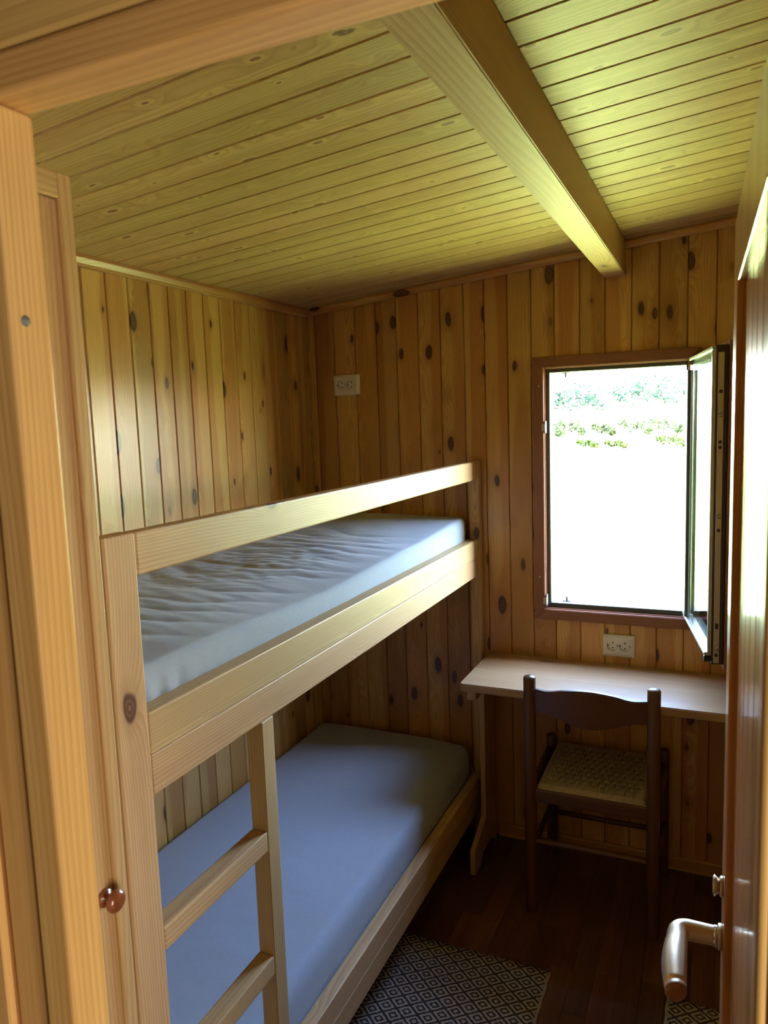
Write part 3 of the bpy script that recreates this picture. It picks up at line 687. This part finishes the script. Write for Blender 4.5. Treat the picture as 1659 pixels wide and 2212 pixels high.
# cord seat: wrapped pad with warp bundles and the loops woven over them
sx0, sx1, sy0, sy1, sz = xl+0.021, xr_-0.020, yb-0.006, yf+0.004, 0.4425
pad = bmesh.new(); n1, n2 = 64, 24; g = []
for j in range(n2+1):
    yy = sy0 + (sy1-sy0)*j/n2; e = min(yy-sy0, sy1-yy)
    g.append([])
    for i in range(n1+1):
        xx = sx0+(sx1-sx0)*i/n1; ex = min(xx-sx0, sx1-xx)
        z = sz + 0.012 - 0.012*(1-min(1, e/0.012))**2 - 0.010*(1-min(1, ex/0.012))**2 - 0.003*math.sin(math.pi*i/n1)*math.sin(math.pi*j/n2)
        z += 0.0009*(i % 2)*(e < 0.05 or True)
        g[-1].append(pad.verts.new((xx, yy, z)))
for j in range(n2):
    for i in range(n1): pad.faces.new((g[j][i], g[j][i+1], g[j+1][i+1], g[j+1][i]))
lowv = [[pad.verts.new((v.co.x, v.co.y, sz-0.002 if k < 2 else sz-0.002)) for v in r] for k, r in enumerate((g[0], g[-1]))]
for i in range(n1):
    pad.faces.new((g[0][i+1], g[0][i], lowv[0][i], lowv[0][i+1])); pad.faces.new((g[-1][i], g[-1][i+1], lowv[1][i+1], lowv[1][i]))
pad.faces.new(lowv[0] + lowv[1][::-1])
pad.faces.new([g[j][0] for j in range(n2, -1, -1)] + [lowv[0][0], lowv[1][0]]); pad.faces.new([g[j][-1] for j in range(n2+1)] + [lowv[1][-1], lowv[0][-1]])
seat = cpart(mobj('seat', from_bm(pad, 'seat'), M['cord']))
loops = bmesh.new()
NX, NY = 12, 9
for j in range(NY):
    for i in range(NX):
        cxl = sx0+0.030+(sx1-sx0-0.060)*(i + (0.5 if j % 2 else 0.0))/(NX-0.5); cyl_ = sy0+0.055+(sy1-sy0-0.105)*j/(NY-1)
        zz = sz+0.0125 - 0.003*math.sin(math.pi*(cxl-sx0)/(sx1-sx0))*math.sin(math.pi*(cyl_-sy0)/(sy1-sy0))
        for s_ in (-1, 1):
            yo = cyl_ + s_*0.0044; pr = []
            for q in range(6):
                a = q/5; xx = cxl-0.0095+0.019*a; h = 0.0075*math.sin(math.pi*a)**0.6
                pr.append([loops.verts.new((xx, yo-0.0042, zz+h-0.0015)), loops.verts.new((xx, yo, zz+h+0.0012)), loops.verts.new((xx, yo+0.0042, zz+h-0.0015))])
            for q in range(5):
                for w_ in range(2): loops.faces.new((pr[q][w_], pr[q][w_+1], pr[q+1][w_+1], pr[q+1][w_]))
lp = cpart(mobj('cord_weave', from_bm(loops, 'cord_weave', True), M['cord'])); lp['kind'] = 'stuff'

# ------------------------------------------------------------------ wall sockets
def socket(cx, cz, w, h, label):
    o = tag(empty('wall_socket', (cx, 0.0, cz)), label, 'wall socket', 'double wall sockets')
    bm = bmesh.new()
    lv = [(w/2, h/2, -0.0005), (w/2, h/2, -0.008), (w/2-0.012, h/2-0.010, -0.0145), (w/2-0.016, h/2-0.0135, -0.0145)]
    rg = [[bm.verts.new((sx*a, y, sz_*b)) for sx, sz_ in ((-1, -1), (1, -1), (1, 1), (-1, 1))] for a, b, y in lv]
    for i in range(len(rg)-1):
        for k in range(4): bm.faces.new((rg[i][k], rg[i][(k+1) % 4], rg[i+1][(k+1) % 4], rg[i+1][k]))
    bm.faces.new(rg[0][::-1])
    # face with two round cut-outs approximated by ring of faces around each well
    n = 24; rr = 0.0195; cxs = (-0.0215, 0.0215)
    fz = h/2-0.0135; fx = w/2-0.016
    for side, cx_ in ((0, cxs[0]), (1, cxs[1])):
        xa, xb = (-fx, 0.0) if side == 0 else (0.0, fx)
        prev = None; first = None
        for k in range(n+1):
            a = 2*math.pi*k/n; dx, dz = math.cos(a), math.sin(a)
            tx = ((xb if dx > 0 else xa)-cx_)/dx if abs(dx) > 1e-6 else 1e9; tz = ((fz if dz > 0 else -fz))/dz if abs(dz) > 1e-6 else 1e9
            t = min(tx, tz)
            cur = [(cx_+dx*t, -0.0145, dz*t), (cx_+dx*rr, -0.0145, dz*rr), (cx_+dx*rr*0.97, -0.004, dz*rr*0.97)]
            if prev:
                for q in range(2): bm.faces.new([bm.verts.new(p) for p in (prev[q], cur[q], cur[q+1], prev[q+1])])
            prev = cur
    bmesh.ops.remove_doubles(bm, verts=bm.verts, dist=0.00005)
    mobj('plate', from_bm(bm, 'plate'), M['plastic'], o)
    for cx_ in cxs:
        well = mobj('outlet', tube_mesh([((0, 0, 0), 0.0188), ((0, -0.0012, 0), 0.0188)], 24), M['plastic'], o, (cx_, -0.0042, 0))
        for dz in (-0.0095, 0.0095): mobj('pin_hole', tube_mesh([((0, 0, 0), 0.0026), ((0, -0.0010, 0), 0.0026)], 12), M['hole'], well, (0, -0.0008, dz))
        for dx in (-0.0168, 0.0168): mobj('earth_clip', box_mesh(0.0032, 0.006, 0.0034, 0.0005, 1, M['black']), None, well, (dx, -0.004, 0))
def tube_mesh(path, seg):
    key = ('tube', str(path), seg)
    if key in _cache: return _cache[key]
    o = tube('t', path, None, seg=seg); me = o.data; bpy.data.objects.remove(o)
    for p in me.polygons: p.use_smooth = False
    _cache[key] = me
    return me.copy()
socket(0.177, 1.8235, 0.116, 0.081, 'white double wall socket above the upper bunk')
socket(1.2455, 0.8275, 0.110, 0.080, 'white double wall socket between window and desk')

# ------------------------------------------------------------------ rugs
def rug(cx, cy, w, l, label):
    bm = bmesh.new(); nx, ny = 14, 40; top = []; bot = []
    for j in range(ny+1):
        for i in range(nx+1):
            x = -w/2+w*i/nx; y = -l/2+l*j/ny
            if i in (0, nx): x += 0.0015*math.sin(j*2.1)
            z = 0.0045 + 0.0012*nz(x*9+cx, y*9) 
            top.append(bm.verts.new((x, y, z))); bot.append(bm.verts.new((x, y, 0.0005)))
    q = nx+1
    for j in range(ny):
        for i in range(nx):
            a = j*q+i; bm.faces.new((top[a], top[a+1], top[a+q+1], top[a+q])); bm.faces.new((bot[a], bot[a+q], bot[a+q+1], bot[a+1]))
    for j in range(ny):
        for i in (0, nx): a = j*q+i; bm.faces.new((top[a], top[a+q], bot[a+q], bot[a]))
    for i in range(nx):
        for j in (0, ny): a = j*q+i; bm.faces.new((top[a], top[a+1], bot[a+1], bot[a]))
    return tag(mobj('rug', from_bm(bm, 'rug', True), M['rug'], None, (cx, cy, 0.0002)), label, 'rug', 'black and white diamond rugs')
rug(0.882, -1.150, 0.50, 0.92, 'black and white diamond rug beside the lower bunk')
rug(1.707, -1.128, 0.50, 0.92, 'black and white diamond rug below the door handle')

# ------------------------------------------------------------------ garden outside the window
GZ = -0.5
bm = bmesh.new()
gn = 24
def gz(x, y): return GZ + 0.05*nz(x*0.1, y*0.1)*min(1, max(0, (y-3)/10))
gx = [-60+120*i/gn for i in range(gn+1)]; gy = [0.12+62*(j/gn)**1.6 for j in range(gn+1)]
gv = [[bm.verts.new((x, y, gz(x, y))) for x in gx] for y in gy]
for j in range(gn):
    for i in range(gn): bm.faces.new((gv[j][i], gv[j][i+1], gv[j+1][i+1], gv[j+1][i]))
lawn = struct(mobj('ground', from_bm(bm, 'ground', True), M['lawn']), 'sunlit mown lawn outside the window')
bm = bmesh.new()
f = [bm.verts.new(p) for p in ((-200, 62.1, GZ+0.0), (200, 62.1, GZ+0.0), (260, 400, GZ+3.0), (-260, 400, GZ+3.0))]; bm.faces.new(f)
field = struct(mobj('field', from_bm(bm, 'field'), M['field']), 'pale hay field beyond the lawn')

def leaf_cloud(bm, c, r, n, size, squash=0.8):
    for _ in range(n):
        while True:
            p = Vector((random.uniform(-1, 1), random.uniform(-1, 1), random.uniform(-1, 1)))
            if 0.25 < p.length < 1: break
        p = Vector((p.x*r, p.y*r, p.z*r*squash))+Vector(c)
        a = Vector((random.gauss(0, 1), random.gauss(0, 1), random.gauss(0, 1))).normalized(); b = a.orthogonal().normalized()*size*random.uniform(.6, 1.2); a = a*size*random.uniform(.6, 1.2)
        bm.faces.new([bm.verts.new(p+q) for q in (-a, b*0.6, a, -b*0.6)])
def tree(x, y, h, w, mat, label, n=420, size=0.35, z0=None):
    z0 = GZ if z0 is None else z0
    o = tag(empty('tree', (x, y, z0)), label, 'tree', 'trees behind the field')
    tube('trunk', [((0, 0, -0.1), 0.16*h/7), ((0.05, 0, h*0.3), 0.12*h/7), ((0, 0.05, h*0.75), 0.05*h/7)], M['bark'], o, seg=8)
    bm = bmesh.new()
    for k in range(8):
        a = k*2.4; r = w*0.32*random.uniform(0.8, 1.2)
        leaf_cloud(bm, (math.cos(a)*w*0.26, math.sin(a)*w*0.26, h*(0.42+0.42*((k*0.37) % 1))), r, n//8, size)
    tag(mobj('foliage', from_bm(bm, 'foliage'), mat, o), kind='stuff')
    return o
fz = lambda y: GZ + 3.0*(y-62.1)/338
ords = ['leftmost', 'second from left', 'third from left', 'fourth from left', 'fifth from left', 'sixth from left', 'seventh from left', 'eighth from left']
for i in range(8):
    xx = -28+3.6*i; yy = 126+4*((i*5) % 3)
    tree(xx, yy, 6.2+2.2*((i*0.38) % 1)+0.22*i, 5.0, M['far_leaf'], ords[i] + ' of the blue-green trees along the horizon', z0=fz(yy))
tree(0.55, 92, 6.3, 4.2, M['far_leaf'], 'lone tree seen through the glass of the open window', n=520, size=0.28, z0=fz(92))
def shrub(x, y, h, w, label, n=800, size=0.13, grp='shrubs at the far side of the lawn', name='shrub', mat='shrub_leaf'):
    o = tag(empty(name, (x, y, GZ)), label, 'shrub', grp)
    for k in range(3): tube('stem', [((0.1*w*(k-1), 0, -0.05), 0.02), ((0.2*w*(k-1), 0.05, h*0.6), 0.012)], M['bark'], o, seg=6)
    bm = bmesh.new()
    for k in range(5):
        a = k*1.9; leaf_cloud(bm, (math.cos(a)*w*0.55, math.sin(a)*w*0.3, h*(0.32+0.45*((k*0.43) % 1))), w*(0.22+0.16*((k*0.61) % 1)), n//5, size, h/w if h < w else 1)
    tag(mobj('foliage', from_bm(bm, 'foliage'), M[mat], o), kind='stuff')
sh = [(-13.6, 70, 1.6, 2.2, 'leftmost shrub of the row below the trees'), (-11.6, 71, 2.0, 1.9, 'second shrub from the left below the trees'), (-8.6, 71, 1.5, 1.6, 'third shrub from the left below the trees'),
      (-5.6, 70, 1.8, 2.2, 'fourth shrub from the left below the trees'), (-3.0, 71, 1.9, 2.2, 'fifth shrub from the left below the trees')]
for a in sh: shrub(*a)
for a in [(-6.2, 46.5, 0.7, 1.0, 'small low plant at left of the lawn border'), (-4.4, 46, 0.6, 1.0, 'small low plant in the middle of the lawn border'), (-1.05, 45, 0.95, 1.5, 'bushy yellow-green plant at right of the lawn border')]:
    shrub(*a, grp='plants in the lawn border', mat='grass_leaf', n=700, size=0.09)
# tall drooping grass seen through the sash
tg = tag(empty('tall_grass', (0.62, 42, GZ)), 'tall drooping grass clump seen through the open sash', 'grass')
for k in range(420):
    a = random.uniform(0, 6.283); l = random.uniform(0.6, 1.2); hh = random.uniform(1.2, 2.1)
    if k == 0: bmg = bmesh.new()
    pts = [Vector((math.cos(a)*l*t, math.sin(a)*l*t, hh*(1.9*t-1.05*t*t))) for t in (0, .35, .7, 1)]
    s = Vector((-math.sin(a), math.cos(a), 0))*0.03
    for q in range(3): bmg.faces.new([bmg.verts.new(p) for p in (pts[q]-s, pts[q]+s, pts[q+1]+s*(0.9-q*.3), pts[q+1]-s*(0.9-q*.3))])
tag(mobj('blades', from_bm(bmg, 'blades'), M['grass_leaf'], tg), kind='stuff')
